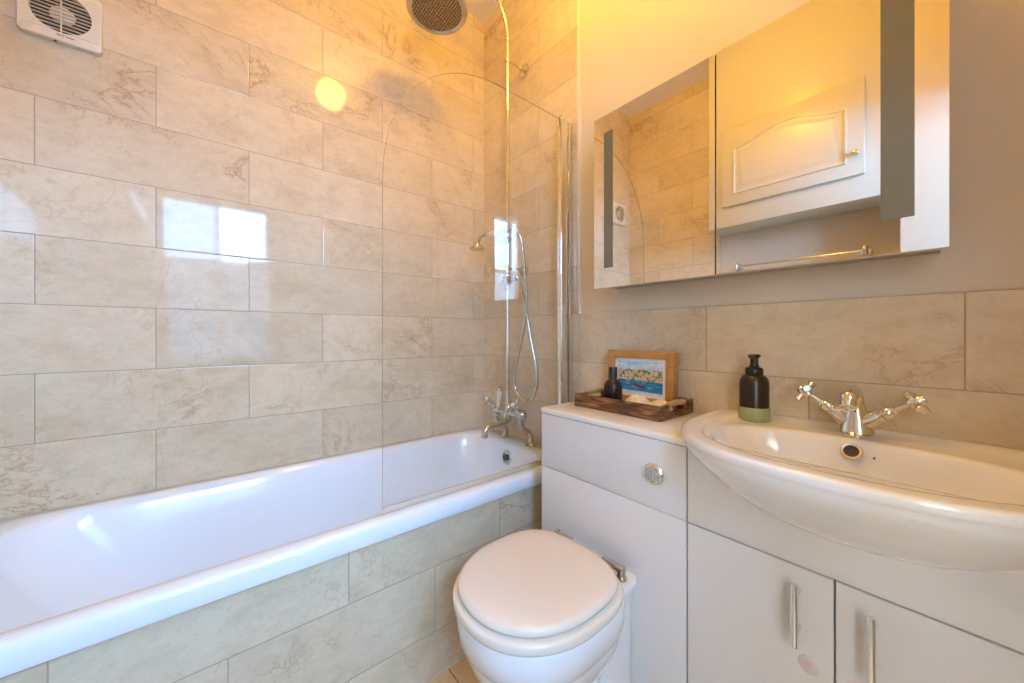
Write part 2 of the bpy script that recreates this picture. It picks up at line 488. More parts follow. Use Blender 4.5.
def sgnpow(v, e):
    return math.copysign(abs(v) ** e, v)
def blob(cx, cy, a, bf, bb, nf, nb, z, n=96):
    """plan outline: front half (towards -y) depth bf / exponent nf, back half bb / nb"""
    out = []
    for i in range(n):
        t = 2 * math.pi * i / n
        c_, s_ = math.cos(t), math.sin(t)
        if s_ >= 0: x, y = a * sgnpow(c_, 2 / nb), bb * sgnpow(s_, 2 / nb)
        else: x, y = a * sgnpow(c_, 2 / nf), bf * sgnpow(s_, 2 / nf)
        out.append((cx + x, cy + y, z))
    return out
def rrect(x0, x1, y0, y1, r, z, n=12):
    out = []
    for (cx, cy, a0) in ((x1 - r, y1 - r, 0), (x0 + r, y1 - r, 90), (x0 + r, y0 + r, 180), (x1 - r, y0 + r, 270)):
        for i in range(n + 1):
            a = R(a0 + 90 * i / n)
            out.append((cx + r * math.cos(a), cy + r * math.sin(a), z))
    return out

# ------------------------------------------------------------------ room shell
CEIL = 2.80
RY = -1.68          # rear wall
AY = -1.47          # back of the recess behind the camera
AX = 1.52           # side of that recess
T = 0.15
struct(MB().box(-T, RW + 0.25, RY - 0.12, T, -0.1, 0.0).build('floor', 'tile_floor', smooth=False), 'cream square floor tiles with dark grout', 'floor')
struct(MB().box(-T, RW + 0.25, RY - 0.12, T, CEIL, CEIL + 0.1).build('ceiling', 'paint_white', smooth=False), 'plain white ceiling', 'ceiling')
struct(MB().box(-T, 0, RY - 0.12, T, 0, CEIL).build('wall_left', 'tile_left', smooth=False), 'long wall of polished cream marble tiles beside the bath', 'wall')
we = MB()
we.box(0, RW, 0.008, T, 0, CEIL, mi=0)
we.box(0, 0.678, 0.0, 0.008, 0, CEIL, mi=1)
we.box(0.678, RW, 0.0, 0.008, 0, 1.137, mi=1)
struct(we.build('wall_end', ['paint', 'tile_end'], smooth=False), 'end wall, marble tiled at the bath and painted above the basin', 'wall')
struct(MB().box(0.676, 0.690, -0.003, 0.008, 1.137, CEIL, 0.002).build('trim_1', 'trim'), 'cream upright edge trim where tiles meet paint', 'trim')
WT = 0.09
wr = MB()
wr.box(0, RW + WT, RY - 0.12, RY - 0.008, 0, CEIL, mi=0)
wr.box(0, 0.68, RY - 0.008, RY, 0, CEIL, mi=1)
struct(wr.build('wall_rear', ['paint', 'tile_rear'], smooth=False), 'rear wall opposite the mirror', 'wall')
struct(MB().box(AX, RW, AY - 0.12, AY, 0, CEIL).build('wall_pier', 'paint', smooth=False), 'short painted wall beside the cupboard recess', 'wall')
HX, HY0, HY1 = 3.05, -2.25, 0.25       # hall beyond the doorway
ww = MB()
ww.box(RW, RW + WT, HY0, WY0, 0, CEIL)
ww.box(RW, RW + WT, WY1, HY1, 0, CEIL)
ww.box(RW, RW + WT, WY0, WY1, WZ1, CEIL)
struct(ww.build('wall_right', 'paint', smooth=False), 'right-hand wall with the doorway', 'wall')
hh = MB()
hh.box(HX, HX + 0.1, HY0 - 0.1, HY1 + 0.1, 0, CEIL)
hh.box(RW, HX, HY0 - 0.1, HY0, 0, CEIL)
hh.box(RW, HX, HY1, HY1 + 0.1, 0, CEIL)
struct(hh.build('wall_hall', 'hall_paint', smooth=False), 'white walls of the hall beyond the doorway', 'wall')
struct(MB().box(RW + WT, HX + 0.1, HY0 - 0.1, HY1 + 0.1, -0.1, 0.0).build('floor_hall', 'oak', smooth=False), 'wooden hall floor', 'floor')
struct(MB().box(RW + WT, HX + 0.1, HY0 - 0.1, HY1 + 0.1, CEIL, CEIL + 0.1).build('ceiling_hall', 'paint_white', smooth=False), 'white hall ceiling', 'ceiling')
df = MB()
for y0 in (WY0 - 0.05, WY1): df.box(RW - 0.012, RW + WT + 0.012, y0, y0 + 0.05, 0, WZ1 + 0.05, 0.004)
df.box(RW - 0.012, RW + WT + 0.012, WY0, WY1, WZ1, WZ1 + 0.05, 0.004)
struct(df.build('door_1', 'upvc'), 'white frame of the open doorway', 'door frame')

def window(name, label, u0, u1, z0, z1, midz, nlights, place, hi, lo):
    """place(u, depth, z) -> point; depth measured into the hall"""
    w_ = thing(name, place((u0 + u1) / 2, 0, z0), label, 'window')
    w_['kind'] = 'structure'
    def bx(ua, ub, da, db, za, zb, nm, mt):
        q = MB().box(ua, ub, da, db, za, zb, 0.003, 1)
        q.v = [place(*p) for p in q.v]
        return q.build(nm, mt, w_)
    us = [u0 + (u1 - u0) * i / nlights for i in range(nlights + 1)]
    for u in us: bx(u - 0.02, u + 0.02, 0, 0.045, z0, z1, 'window_frame', 'upvc')
    for z in (z0, midz, z1): bx(u0 - 0.02, u1 + 0.02, 0, 0.04, z - 0.02, z + 0.02, 'window_frame', 'upvc')
    for i in range(nlights):
        bx(us[i] + 0.02, us[i + 1] - 0.02, 0.002, 0.008, midz + 0.02, z1 - 0.02, 'window_pane', hi[i] if isinstance(hi, list) else hi)
        bx(us[i] + 0.02, us[i + 1] - 0.02, 0.002, 0.008, z0 + 0.02, midz - 0.02, 'window_pane', lo)
window('window_1', 'white framed hall window with bright top lights and lower panes added as fill', -1.95, -0.30, 0.80, 2.42, 1.80, 4, lambda u, d, z: (HX - d, u, z), ['daylight_clear_pane', 'daylight_dimmed_pane', 'daylight_clear_pane', 'daylight_clear_pane'], 'fill_low_pane')  # lower panes added for fill; second top light dimmed to soften its tile reflection
window('fill_window', 'white framed fill light added at the end of the hall', 2.20, 2.98, 0.55, 2.10, 1.3, 2, lambda u, d, z: (u, HY0 + d, z), 'fill_side_pane', 'fill_side_pane')  # unseen window added to throw light on the vanity doors

# ------------------------------------------------------------------ ceiling lamp
lx, ly = 1.01, -0.545
lamp = thing('ceiling_lamp', (lx, ly, CEIL), 'round opal glass ceiling lamp above the middle of the room', 'lamp')
MB().lathe((lx, ly, CEIL), (0, 0, -1), [(0.0, 0.0), (0.062, 0.0), (0.062, 0.010), (0.045, 0.026), (0.0, 0.026)], 40).build('lamp_base', 'chrome', lamp)
prof = [(0.040, 0.024), (0.040, 0.030)] + [(0.088 * math.sin(R(a)), 0.110 - 0.088 * math.cos(R(a))) for a in range(28, 181, 8)] + [(0.0, 0.198)]
MB().lathe((lx, ly, CEIL), (0, 0, -1), prof, 40).build('lamp_shade', 'lamp', lamp)

# ------------------------------------------------------------------ bath, its tiled panel
BY0 = -1.676
tub = thing('bathtub', (0.34, -0.84, 0.0), 'long white built-in bathtub with a marble tiled side along the left wall', 'bathtub')
b_ = MB()
rings = [rrect(0.002, 0.684, BY0, -0.001, 0.012, 0.488),
         rrect(0.001, 0.686, BY0, -0.001, 0.012, 0.494),
         rrect(0.001, 0.686, BY0, -0.001, 0.012, 0.526),
         rrect(0.002, 0.682, BY0 + 0.003, -0.003, 0.014, 0.536),
         rrect(0.006, 0.674, BY0 + 0.008, -0.006, 0.016, 0.541),
         rrect(0.048, 0.640, BY0 + 0.06, -0.092, 0.16, 0.5405),
         rrect(0.056, 0.634, BY0 + 0.07, -0.098, 0.155, 0.536),
         rrect(0.064, 0.628, BY0 + 0.08, -0.103, 0.15, 0.524),
         rrect(0.076, 0.620, BY0 + 0.10, -0.112, 0.15, 0.48),
         rrect(0.098, 0.598, BY0 + 0.18, -0.128, 0.15, 0.36),
         rrect(0.118, 0.578, BY0 + 0.26, -0.142, 0.15, 0.25),
         rrect(0.140, 0.556, BY0 + 0.31, -0.160, 0.14, 0.195),
         rrect(0.175, 0.520, BY0 + 0.36, -0.195, 0.12, 0.172),
         rrect(0.26, 0.44, BY0 + 0.5, -0.30, 0.08, 0.166)]
b_.loft(rings, False, True).build('tub', 'enamel', tub, angle=60)
ov = MB()
ov.lathe((0.345, -0.109, 0.476), (0, -1, 0.10), [(0.0, 0.0), (0.032, 0.0), (0.034, 0.004), (0.031, 0.008), (0.024, 0.008), (0.022, 0.004), (0.0, 0.004)], 28)
ovo = ov.build('overflow', 'chrome_dull', tub)
MB().lathe((0.345, -0.1142, 0.4765), (0, -1, 0.10), [(0.0, 0), (0.015, 0.0), (0.014, 0.006), (0.0, 0.007)], 20).build('overflow_plug', 'dark_metal', ovo)
MB().lathe((0.345, -0.34, 0.1655), (0, 0, 1), [(0, 0), (0.035, 0), (0.035, 0.004), (0.025, 0.006), (0.0, 0.003)], 28).build('waste', 'chrome_dull', tub)
MB().box(0.645, 0.6655, BY0, -0.001, 0.0, 0.4885, 0.0).build('bath_panel', 'tile_panel', tub, smooth=False)['label'] = 'marble tiled side panel'

# ------------------------------------------------------------------ bath mixer tap with its riser, hand shower and hose
tp = thing('bath_tap', (0.345, -0.06, 0.5415), 'old-fashioned chrome bath mixer with crosshead handles on the bath rim', 'tap')
for s_, nm in ((-1, 'leg'), (1, 'leg')):
    x = 0.345 + s_ * 0.092
    q = MB()
    q.lathe((x, -0.046, 0.5415), (0, 0, 1), [(0, 0), (0.026, 0), (0.026, 0.004), (0.019, 0.010), (0.013, 0.014), (0.0, 0.014)], 24)
    q.tube(catmull([(x, -0.046, 0.548), (x, -0.046, 0.578), (x, -0.062, 0.604), (x, -0.092, 0.622), (x, -0.105, 0.645), (x, -0.105, 0.672)], 6), 0.0145, 14)
    q.lathe((x, -0.105, 0.655), (0, 0, 1), [(0, 0), (0.0165, 0), (0.0175, 0.006), (0.0165, 0.012), (0, 0.012)], 8)
    q.build('leg', 'chrome_dull', tp)
q = MB()
q.tube([(0.245, -0.105, 0.69), (0.285, -0.105, 0.69), (0.30, -0.105, 0.69), (0.345, -0.105, 0.69), (0.39, -0.105, 0.69), (0.405, -0.105, 0.69), (0.445, -0.105, 0.69)], [0.021, 0.018, 0.015, 0.022, 0.015, 0.018, 0.021], 18)
for s_ in (-1, 1): q.sphere((0.345 + s_ * 0.098, -0.105, 0.689), 0.026, 18)
q.lathe((0.345, -0.105, 0.65), (0, 0, 1), [(0, 0), (0.012, 0.0), (0.021, 0.015), (0.024, 0.035), (0.02, 0.06), (0.014, 0.075), (0.016, 0.08), (0.016, 0.095), (0.0115, 0.1), (0, 0.1)], 20)
q.build('body', 'chrome_dull', tp)
q = MB()
q.tube(catmull([(0.345, -0.10, 0.655), (0.345, -0.125, 0.643), (0.344, -0.17, 0.636), (0.342, -0.212, 0.632), (0.340, -0.232, 0.618), (0.340, -0.235, 0.592)], 6), [0.015] * 18 + [0.0145] * 8 + [0.0142] * 4 + [0.0155], 16)
q.lathe((0.340, -0.235, 0.588), (0, 0, 1), [(0, 0.0), (0.0155, 0.0), (0.0165, 0.006), (0.0155, 0.012), (0.012, 0.014), (0, 0.014)], 18)
q.build('spout', 'chrome_dull', tp)
hd = Vector((0, -0.72, 0.70)).normalized()
for s_ in (-1, 1):
    c0 = Vector((0.345 + s_ * 0.098, -0.105, 0.69))
    q = MB()
    q.lathe(c0 + hd * 0.015, hd, [(0, 0), (0.014, 0), (0.0155, 0.008), (0.012, 0.014), (0.0085, 0.022), (0.0085, 0.038), (0.012, 0.042), (0.0135, 0.05), (0.0125, 0.06), (0.0, 0.06)], 16)
    e1 = Vector((1, 0, 0)); e2 = hd.cross(e1)
    cc = c0 + hd * 0.064
    for d_ in (e1, e2):
        q.tube([cc - d_ * 0.029, cc - d_ * 0.022, cc, cc + d_ * 0.022, cc + d_ * 0.029], [0.0072, 0.0066, 0.0055, 0.0066, 0.0072], 10)
        for g in (-1, 1): q.sphere(tuple(cc + d_ * 0.030 * g), 0.0072, 10)
    h_ = q.build('handle', 'chrome_dull', tp)
    MB().lathe(c0 + hd * 0.072, hd, [(0, 0), (0.0115, 0), (0.0115, 0.004), (0.008, 0.008), (0, 0.0095)], 16).build('index_button', 'white_ceramic_lever', h_)['label'] = 'ivory index button'
lv = Vector((0.022, -0.005, 0.098)).normalized()
lb = Vector((0.284, -0.118, 0.706))
q = MB().lathe(lb - lv * 0.02, lv, [(0, 0), (0.010, 0), (0.012, 0.014), (0.007, 0.022), (0, 0.022)], 14)
lv_o = q.build('diverter_lever', 'chrome_dull', tp)
MB().lathe(lb, lv, [(0, 0), (0.0075, 0), (0.009, 0.02), (0.0125, 0.072), (0.0128, 0.082), (0, 0.082)], 16).build('lever_grip', 'white_ceramic_lever', lv_o)['label'] = 'ivory ceramic grip'
MB().lathe(lb + lv * 0.082, lv, [(0, 0), (0.0125, 0), (0.0125, 0.008), (0.009, 0.013), (0, 0.014)], 14).build('lever_cap', 'chrome_dull', lv_o)

RXs, RYs = 0.342, -0.105
rs = thing('shower_riser', (RXs, RYs, 0.75), 'tall chrome shower riser pipe carrying the wide round rain head', 'shower')
arm = catmull([(RXs, RYs, 2.42), (RXs, RYs - 0.006, 2.485), (RXs, RYs - 0.028, 2.545), (RXs, RYs - 0.075, 2.605), (RXs, RYs - 0.15, 2.645), (RXs, RYs - 0.23, 2.645), (RXs, RYs - 0.31, 2.605), (RXs, RYs - 0.355, 2.54), (RXs, RYs - 0.366, 2.47), (RXs, RYs - 0.366, 2.425)], 7)
MB().tube([(RXs, RYs, 0.745), (RXs, RYs, 1.4), (RXs, RYs, 2.30)], 0.0098, 16).build('riser_pipe', 'chrome', rs)
MB().tube([(RXs, RYs, 2.29)] + arm, 0.0092, 16).build('shower_arm', 'nickel', rs)
for z0, k in ((1.232, 1), (1.335, 1), (2.425, 1)):
    MB().lathe((RXs, RYs, z0), (0, 0, 1), [(0, 0), (0.0105, 0), (0.0135, 0.004), (0.0135, 0.014), (0.0105, 0.018), (0, 0.018)], 16).build('collar', 'chrome', rs)
q = MB()
q.lathe((RXs, RYs, 2.325), (0, 0, 1), [(0, 0), (0.0115, 0), (0.0135, 0.004), (0.0135, 0.018), (0.0115, 0.022), (0, 0.022)], 16)
q.tube([(RXs, RYs, 2.336), (RXs, -0.004, 2.336)], 0.0055, 12)
q.lathe((RXs, -0.0015, 2.336), (0, -1, 0), [(0, 0), (0.032, 0.0), (0.032, 0.004), (0.022, 0.009), (0.011, 0.015), (0.009, 0.03), (0, 0.03)], 28)
q.build('wall_bracket', 'nickel', rs)
q = MB()
q.tube([(RXs, RYs, 1.362), (RXs + 0.02, -0.05, 1.36), (RXs, -0.004, 1.36)], 0.0055, 12)
q.lathe((RXs, -0.0015, 1.36), (0, -1, 0), [(0, 0), (0.028, 0.0), (0.028, 0.004), (0.018, 0.010), (0.009, 0.014), (0, 0.014)], 24)
q.lathe((RXs, RYs, 1.352), (0, 0, 1), [(0, 0), (0.0115, 0), (0.0135, 0.004), (0.0135, 0.016), (0.0115, 0.02), (0, 0.02)], 16)
q.build('wall_bracket', 'chrome_dull', rs)
# diverter halfway up the riser: flared body and ivory control
q = MB()
q.lathe((RXs, RYs, 1.262), (0, 0, 1), [(0, 0), (0.013, 0), (0.015, 0.006), (0.015, 0.018), (0.012, 0.022), (0.012, 0.028), (0.021, 0.04), (0.024, 0.05), (0.014, 0.062), (0, 0.062)], 20)
q.tube([(RXs, RYs, 1.306), (RXs + 0.05, RYs, 1.306)], 0.009, 12)
q.lathe((RXs + 0.045, RYs, 1.306), (1, 0, 0.15), [(0, 0), (0.0125, 0), (0.0125, 0.018), (0.009, 0.024), (0, 0.024)], 8)
q.lathe((RXs, RYs, 1.306), (-0.5, -1, 0.1), [(0, 0), (0.014, 0.0), (0.012, 0.024), (0.018, 0.030), (0, 0.030)], 18)
dv_o = q.build('diverter', 'chrome_dull', rs)
MB().lathe((RXs - 0.014, RYs - 0.028, 1.309), (-0.5, -1, 0.1), [(0, 0), (0.030, 0.0), (0.031, 0.006), (0.020, 0.013), (0, 0.015)], 22).build('diverter_knob', 'white_ceramic_lever', dv_o)['label'] = 'ivory ceramic knob'
# cradle
q = MB()
q.lathe((RXs, RYs, 1.478), (0, 0, 1), [(0, 0), (0.011, 0), (0.015, 0.004), (0.015, 0.026), (0.011, 0.03), (0, 0.03)], 16)
for dx in (-0.028, 0.028):
    q.tube(catmull([(RXs, RYs - 0.012, 1.49), (RXs + dx * 0.7, RYs - 0.03, 1.488), (RXs + dx, RYs - 0.045, 1.492), (RXs + dx, RYs - 0.05, 1.512)], 5), 0.0055, 10)
q.build('cradle', 'chrome_dull', rs)
# rain head
hx, hy, hz = RXs, RYs - 0.366, 2.362
q = MB().lathe((hx, hy, hz), (0, 0, 1), [(0.098, 0.002), (0.104, -0.002), (0.118, 0.0), (0.1225, 0.006), (0.1215, 0.013), (0.112, 0.021), (0.07, 0.033), (0.03, 0.043), (0.018, 0.052), (0.0145, 0.06), (0.0, 0.06)], 48)
he = q.build('shower_head', 'chrome_dull', rs)
MB().lathe((hx, hy, hz), (0, 0, 1), [(0, 0.0015), (0.1, 0.0015), (0.1, 0.004), (0, 0.004)], 48).build('spray_plate', 'spray', he)

hs = thing('hand_shower', (0.30, RYs - 0.05, 1.512), 'telephone-style chrome hand shower with ivory grip lying in its cradle', 'hand shower')
hyv = RYs - 0.05
q = MB()
q.tube(catmull([(0.255, hyv, 1.529), (0.225, hyv - 0.004, 1.532), (0.197, hyv - 0.010, 1.518), (0.182, hyv - 0.014, 1.490)], 7), [0.0085] * 7 + [0.0078] * 8 + [0.0085] * 6 + [0.010], 14)
q.lathe((0.182, hyv - 0.014, 1.484), (0.0, 0, -1), [(0, -0.012), (0.012, -0.012), (0.016, 0.0), (0.036, 0.006), (0.0375, 0.013), (0.034, 0.016), (0, 0.014)], 26)
q.build('head', 'chrome_dull', hs)
MB().lathe((0.252, hyv, 1.529), (1, 0, -0.055), [(0, 0), (0.010, 0), (0.0125, 0.012), (0.0155, 0.042), (0.0125, 0.074), (0.0105, 0.083), (0, 0.083)], 18).build('grip', 'white_ceramic_lever', hs)['label'] = 'ivory ceramic grip'
q = MB().lathe((0.333, hyv, 1.5246), (1, 0, -0.055), [(0, 0), (0.011, 0), (0.0135, 0.006), (0.0105, 0.014), (0.0105, 0.06), (0.0135, 0.066), (0.0135, 0.078), (0.0095, 0.084), (0.0085, 0.112), (0, 0.112)], 16)
q.build('handle_end', 'chrome_dull', hs)
hp = [(0.440, hyv, 1.5172), (0.466, hyv + 0.005, 1.502), (0.478, hyv + 0.02, 1.450), (0.478, hyv + 0.035, 1.34), (0.475, hyv + 0.05, 1.20), (0.452, hyv + 0.055, 1.08), (0.412, hyv + 0.055, 0.95), (0.388, hyv + 0.055, 0.87), (0.395, hyv + 0.055, 0.80), (0.438, hyv + 0.055, 0.762), (0.495, hyv + 0.055, 0.765), (0.532, hyv + 0.055, 0.82), (0.532, hyv + 0.055, 0.90), (0.498, hyv + 0.055, 1.03), (0.468, hyv + 0.055, 1.15), (0.440, hyv + 0.053, 1.25), (0.424, hyv + 0.05, 1.295), (0.409, hyv + 0.05, 1.3145)]
path = catmull(hp, 14)
rad = [0.0062 + (0.0007 if i % 2 else -0.0004) for i in range(len(path))]
tag(MB().tube(path, rad, 12).build('shower_hose', 'chrome_dull', origin=(0.45, hyv + 0.055, 0.76)), 'looping metal shower hose hanging down the tiled end wall', 'hose')

# ------------------------------------------------------------------ glass bath screen
sx = 0.645
scr = thing('shower_screen', (sx, -0.40, 0.5415), 'clear glass bath screen with a rounded top corner standing on the bath rim', 'shower screen')
gy0, gy1, gz0, gz1 = -0.803, -0.072, 0.556, 1.937
poly = [(gy1, gz0), (gy1, gz1)]
cyy, czz, ry_, rz_ = -0.375, 1.485, 0.428, 0.452
for i in range(0, 33):
    t = R(90 + 90 * i / 32)
    poly.append((cyy + ry_ * sgnpow(math.cos(t), 2 / 2.2), czz + rz_ * sgnpow(math.sin(t), 2 / 2.2)))
poly.append((gy0, gz0))
g = MB()
n = len(poly)
vs = [(sx - 0.002, p[0], p[1]) for p in poly] + [(sx + 0.002, p[0], p[1]) for p in poly]
g.add(vs, [tuple(range(n))], 0); g.f.append(tuple(range(n, 2 * n))); g.mi.append(0)
for i in range(n):
    g.f.append((i, (i + 1) % n, n + (i + 1) % n, n + i)); g.mi.append(1)
g.build('glass_panel', ['glass', 'glass_edge'], scr, smooth=False)
MB().box(sx - 0.004, sx + 0.004, gy0, gy1, 0.5425, 0.559, 0.001).build('bottom_seal', 'seal_beige', scr)
MB().box(sx - 0.012, sx + 0.012, -0.078, -0.036, 0.556, 1.944, 0.006, 4).build('pivot_post', 'chrome', scr)
q = MB().box(sx - 0.011, sx + 0.011, -0.030, -0.001, 0.556, 1.936, 0.003)
q.build('wall_channel', 'chrome', scr)
q = MB().lathe((sx, -0.066, 1.9435), (0, 0, 1), [(0, 0), (0.0085, 0), (0.0085, 0.003), (0.005, 0.005), (0.005, 0.010), (0, 0.012)], 16)
q.build('pivot_cap', 'chrome_dull', scr)

# ------------------------------------------------------------------ extractor fan on the marble wall
fy0, fy1, fz0, fz1 = -1.597, -1.437, 1.906, 2.066
fyc, fzc = (fy0 + fy1) / 2, (fz0 + fz1) / 2 + 0.004
fan = thing('extractor_fan', (0.0, fyc, fz0), 'square white extractor fan with a round slatted grille high on the marble wall', 'extractor fan')
def frame_ring(y0, y1, z0, z1, cy, cz, r, x0, x1):
    """square plate with a round hole"""
    n = 64
    sq, ci = [], []
    for i in range(n):
        t = 2 * math.pi * (i + 0.5) / n
        c_, s_ = math.cos(t), math.sin(t)
        k = 1 / max(abs(c_), abs(s_))
        sq.append(((y0 + y1) / 2 + c_ * k * (y1 - y0) / 2, (z0 + z1) / 2 + s_ * k * (z1 - z0) / 2))
        ci.append((cy + r * c_, cz + r * s_))
    e = 0.0025
    shr = [((p[0] - (y0 + y1) / 2) * (1 - 2 * e / (y1 - y0)) + (y0 + y1) / 2, (p[1] - (z0 + z1) / 2) * (1 - 2 * e / (z1 - z0)) + (z0 + z1) / 2) for p in sq]
    mk = lambda L_, x: [(x, a, b2) for a, b2 in L_]
    return [mk(sq, x0), mk(sq, x1 - e), mk(shr, x1), mk(ci, x1), mk(ci, x0 + 0.004)]
q = MB().loft(frame_ring(fy0, fy1, fz0, fz1, fyc, fzc, 0.060, 0.0, 0.022), False, True)
fb = q.build('housing', 'white_plastic', fan)
q = MB()
q.lathe((0.004, fyc, fzc), (1, 0, 0), [(0, 0), (0.060, 0), (0.060, 0.001), (0, 0.001)], 32)
q.build('grille_recess', 'dark_metal', fan)
MB().lathe((0.0045, fyc, fzc), (1, 0, 0), [(0, 0), (0.026, 0), (0.023, 0.006), (0.014, 0.0095), (0, 0.010)], 28).build('motor_hub', 'white_plastic', fan)
for i in range(11):
    zz_ = fzc - 0.052 + 0.0104 * i
    hw = math.sqrt(max(0.0605 ** 2 - (zz_ - fzc) ** 2, 0.0001))
    MB().box(0.0165, 0.0215, fyc - hw, fyc + hw, zz_ - 0.0011, zz_ + 0.0011, 0.0005, 1).build('slat', 'white_plastic', fan)
MB().box(0.0155, 0.0217, fyc - 0.0012, fyc + 0.0012, fzc - 0.060, fzc + 0.060).build('grille_bar', 'white_plastic', fan)
for s_ in (-1, 1):
    for i in range(12):
        zz_ = fzc - 0.057 + 0.0104 * i
        r2 = 0.066 ** 2 - (zz_ - fzc) ** 2
        hw = math.sqrt(r2) if r2 > 0 else 0.0
        a, c_ = sorted((fyc + s_ * max(hw, 0.006), fyc + s_ * 0.073))
        if c_ - a > 0.004: MB().box(0.0212, 0.0232, a, c_, zz_ - 0.0011, zz_ + 0.0011).build('rib', 'white_plastic', fan)
cu = bpy.data.curves.new('lettering', 'FONT'); cu.body = 'VENT AXIA'; cu.size = 0.0072; cu.extrude = 0.0003; cu.align_x = 'CENTER'
to = bpy.data.objects.new('lettering_tmp', cu); COL.objects.link(to)
dg = bpy.context.evaluated_depsgraph_get()
tm = bpy.data.meshes.new_from_object(to.evaluated_get(dg))
bpy.data.objects.remove(to)
tm.materials.clear(); tm.materials.append(M['blue_ink'])
tm.transform(Matrix.Translation((0.0223, 0.008, fz0 + 0.0135 - fz0)) @ Matrix(((0, 0, 1, 0), (1, 0, 0, 0), (0, 1, 0, 0), (0, 0, 0, 1))))
tm.update()
tob = bpy.data.objects.new('lettering', tm); COL.objects.link(tob); tob.parent = fan; tob['label'] = 'small dark blue lettering'
MB().lathe((0.014, fyc - 0.012, fz0 + 0.001), (0, 0, -1), [(0, 0), (0.004, 0), (0.0035, 0.003), (0, 0.0035)], 12).build('screw', 'dark_metal', fan)

# ------------------------------------------------------------------ mirrored cabinet
mc = thing('mirror_cabinet', (1.263, -0.06, 1.213), 'wide two-door mirror cabinet with frosted light strips above the basin', 'mirror cabinet')
MB().box(0.868, 1.658, -0.098, 0.0075, 1.222, 1.806, 0.002).build('body', 'cab_side', mc)
for (x0, x1, xs0, xs1, ztop) in ((0.855, 1.2615, 0.898, 0.935, 1.753), (1.2645, 1.671, 1.580, 1.627, 1.753)):
    d_ = MB().box(x0, x1, -0.120, -0.1005, 1.213, 1.815, 0.0008, 1).build('mirror_door', 'mirror', mc)
    MB().box(xs0, xs1, -0.1204, -0.1190, 1.282, ztop).build('frosted_strip', 'frost', d_)['label'] = 'grey frosted light strip'
q = MB()
q.box(1.2615, 1.2645, -0.117, -0.0985, 1.216, 1.812)
q.build('door_gap_strip', 'dark_metal', mc)  # near-black strip filling the gap between the mirror doors

# ------------------------------------------------------------------ toilet furniture unit and its worktop
UX0, UX1, UY = 0.792, 1.2775, -0.320
wu = thing('toilet_unit', (1.03, -0.16, 0.0), 'white gloss back-to-wall cistern unit behind the toilet', 'cistern unit')
MB().box(UX0 + 0.002, UX1 - 0.002, -0.298, -0.001, 0.0, 0.786).build('carcass', 'lacquer', wu)
MB().box(UX0, UX1 - 0.001, UY, -0.300, 0.613, 0.7865, 0.0018).build('access_panel', 'lacquer', wu)
MB().box(UX0, UX1 - 0.001, UY, -0.300, 0.0, 0.6115, 0.0018).build('front_panel', 'lacquer', wu)
q = MB().lathe((1.196, UY, 0.7005), (0, -1, 0), [(0, 0), (0.0265, 0), (0.0265, 0.003), (0.023, 0.007), (0.019, 0.0085), (0.0175, 0.006), (0, 0.006)], 32)
fbn = q.build('flush_button', 'chrome', wu)
q = MB()
for s_ in (-1, 1):
    pl_ = []
    for i in range(13):
        t = R(-78 + 156 * i / 12) if s_ > 0 else R(102 + 156 * i / 12)
        pl_.append((1.196 + 0.0155 * math.cos(t), 0.7005 + 0.0155 * math.sin(t)))
    q.prism(pl_, lambda p, sd: (p[0], UY - 0.006 - 0.0022 * sd, p[1]))
q.build('dual_button', 'chrome_dull', fbn)
q = MB().box(UX0 - 0.002, UX1 + 0.001, UY - 0.003, -0.001, 0.7875, 0.8065, 0.005, 3)
tag(q.build('worktop', 'slab', origin=(1.03, -0.16, 0.7875)), 'white worktop slab on the cistern unit, under the wooden tray', 'worktop')

# ------------------------------------------------------------------ toilet
TX = 1.018
tl = thing('toilet', (TX, -0.54, 0.0), 'white back-to-wall toilet with its lid closed', 'toilet')
pan = MB()
def pring(k, z, yb=-0.350, a=0.176, yc=-0.56, front=0.195, nb=3.2):
    return blob(TX, yc + (1 - k) * 0.02, a * k, front * k, yb - yc, 2.15, nb, z, 80)
rings = [pring(0.70, 0.0), pring(0.70, 0.012), pring(0.655, 0.02), pring(0.60, 0.06), pring(0.575, 0.14),
         pring(0.585, 0.19), pring(0.66, 0.222), pring(0.79, 0.262), pring(0.89, 0.302), pring(0.94, 0.334), pring(0.955, 0.345),
         pring(0.972, 0.349), pring(0.974, 0.354), pring(0.988, 0.358), pring(0.994, 0.385), pring(0.996, 0.407), pring(0.986, 0.415), pring(0.965, 0.4185), pring(0.5, 0.4185)]
pan.loft(rings, True, True)
# block joining the pan to the unit, hollowed under its top flange
def bring(hw, y0, y1, z, r=0.012): return rrect(TX - hw, TX + hw, y0, y1, r, z, 5)
pan.loft([bring(0.118, -0.42, UY - 0.0005, 0.0), bring(0.118, -0.42, UY - 0.0005, 0.300), bring(0.119, -0.41, UY - 0.0005, 0.340), bring(0.125, -0.40, UY - 0.0005, 0.372), bring(0.133, -0.39, UY - 0.0005, 0.396), bring(0.137, -0.385, UY - 0.0005, 0.412), bring(0.134, -0.383, UY - 0.0005, 0.4185)], True, True)
for s_ in (-1, 1):   # moulded upright ribs at the sides of the pedestal
    pan.tube([(TX + s_ * 0.098, -0.475, 0.0), (TX + s_ * 0.098, -0.475, 0.27), (TX + s_ * 0.096, -0.465, 0.33)], [0.022, 0.022, 0.012], 12)
pan.build('pan', 'ceramic', tl, angle=50)
def sring(k, z): return blob(TX, -0.552, 0.184 + k, 0.211 + k, 0.180 + k, 2.15, 3.0, z, 96)
def slab_rings(z0, z1, k, rr):
    return [sring(k - rr, z0), sring(k - rr * 0.3, z0 + rr * 0.3), sring(k, z0 + rr), sring(k, z1 - rr), sring(k - rr * 0.3, z1 - rr * 0.3), sring(k - rr, z1)]
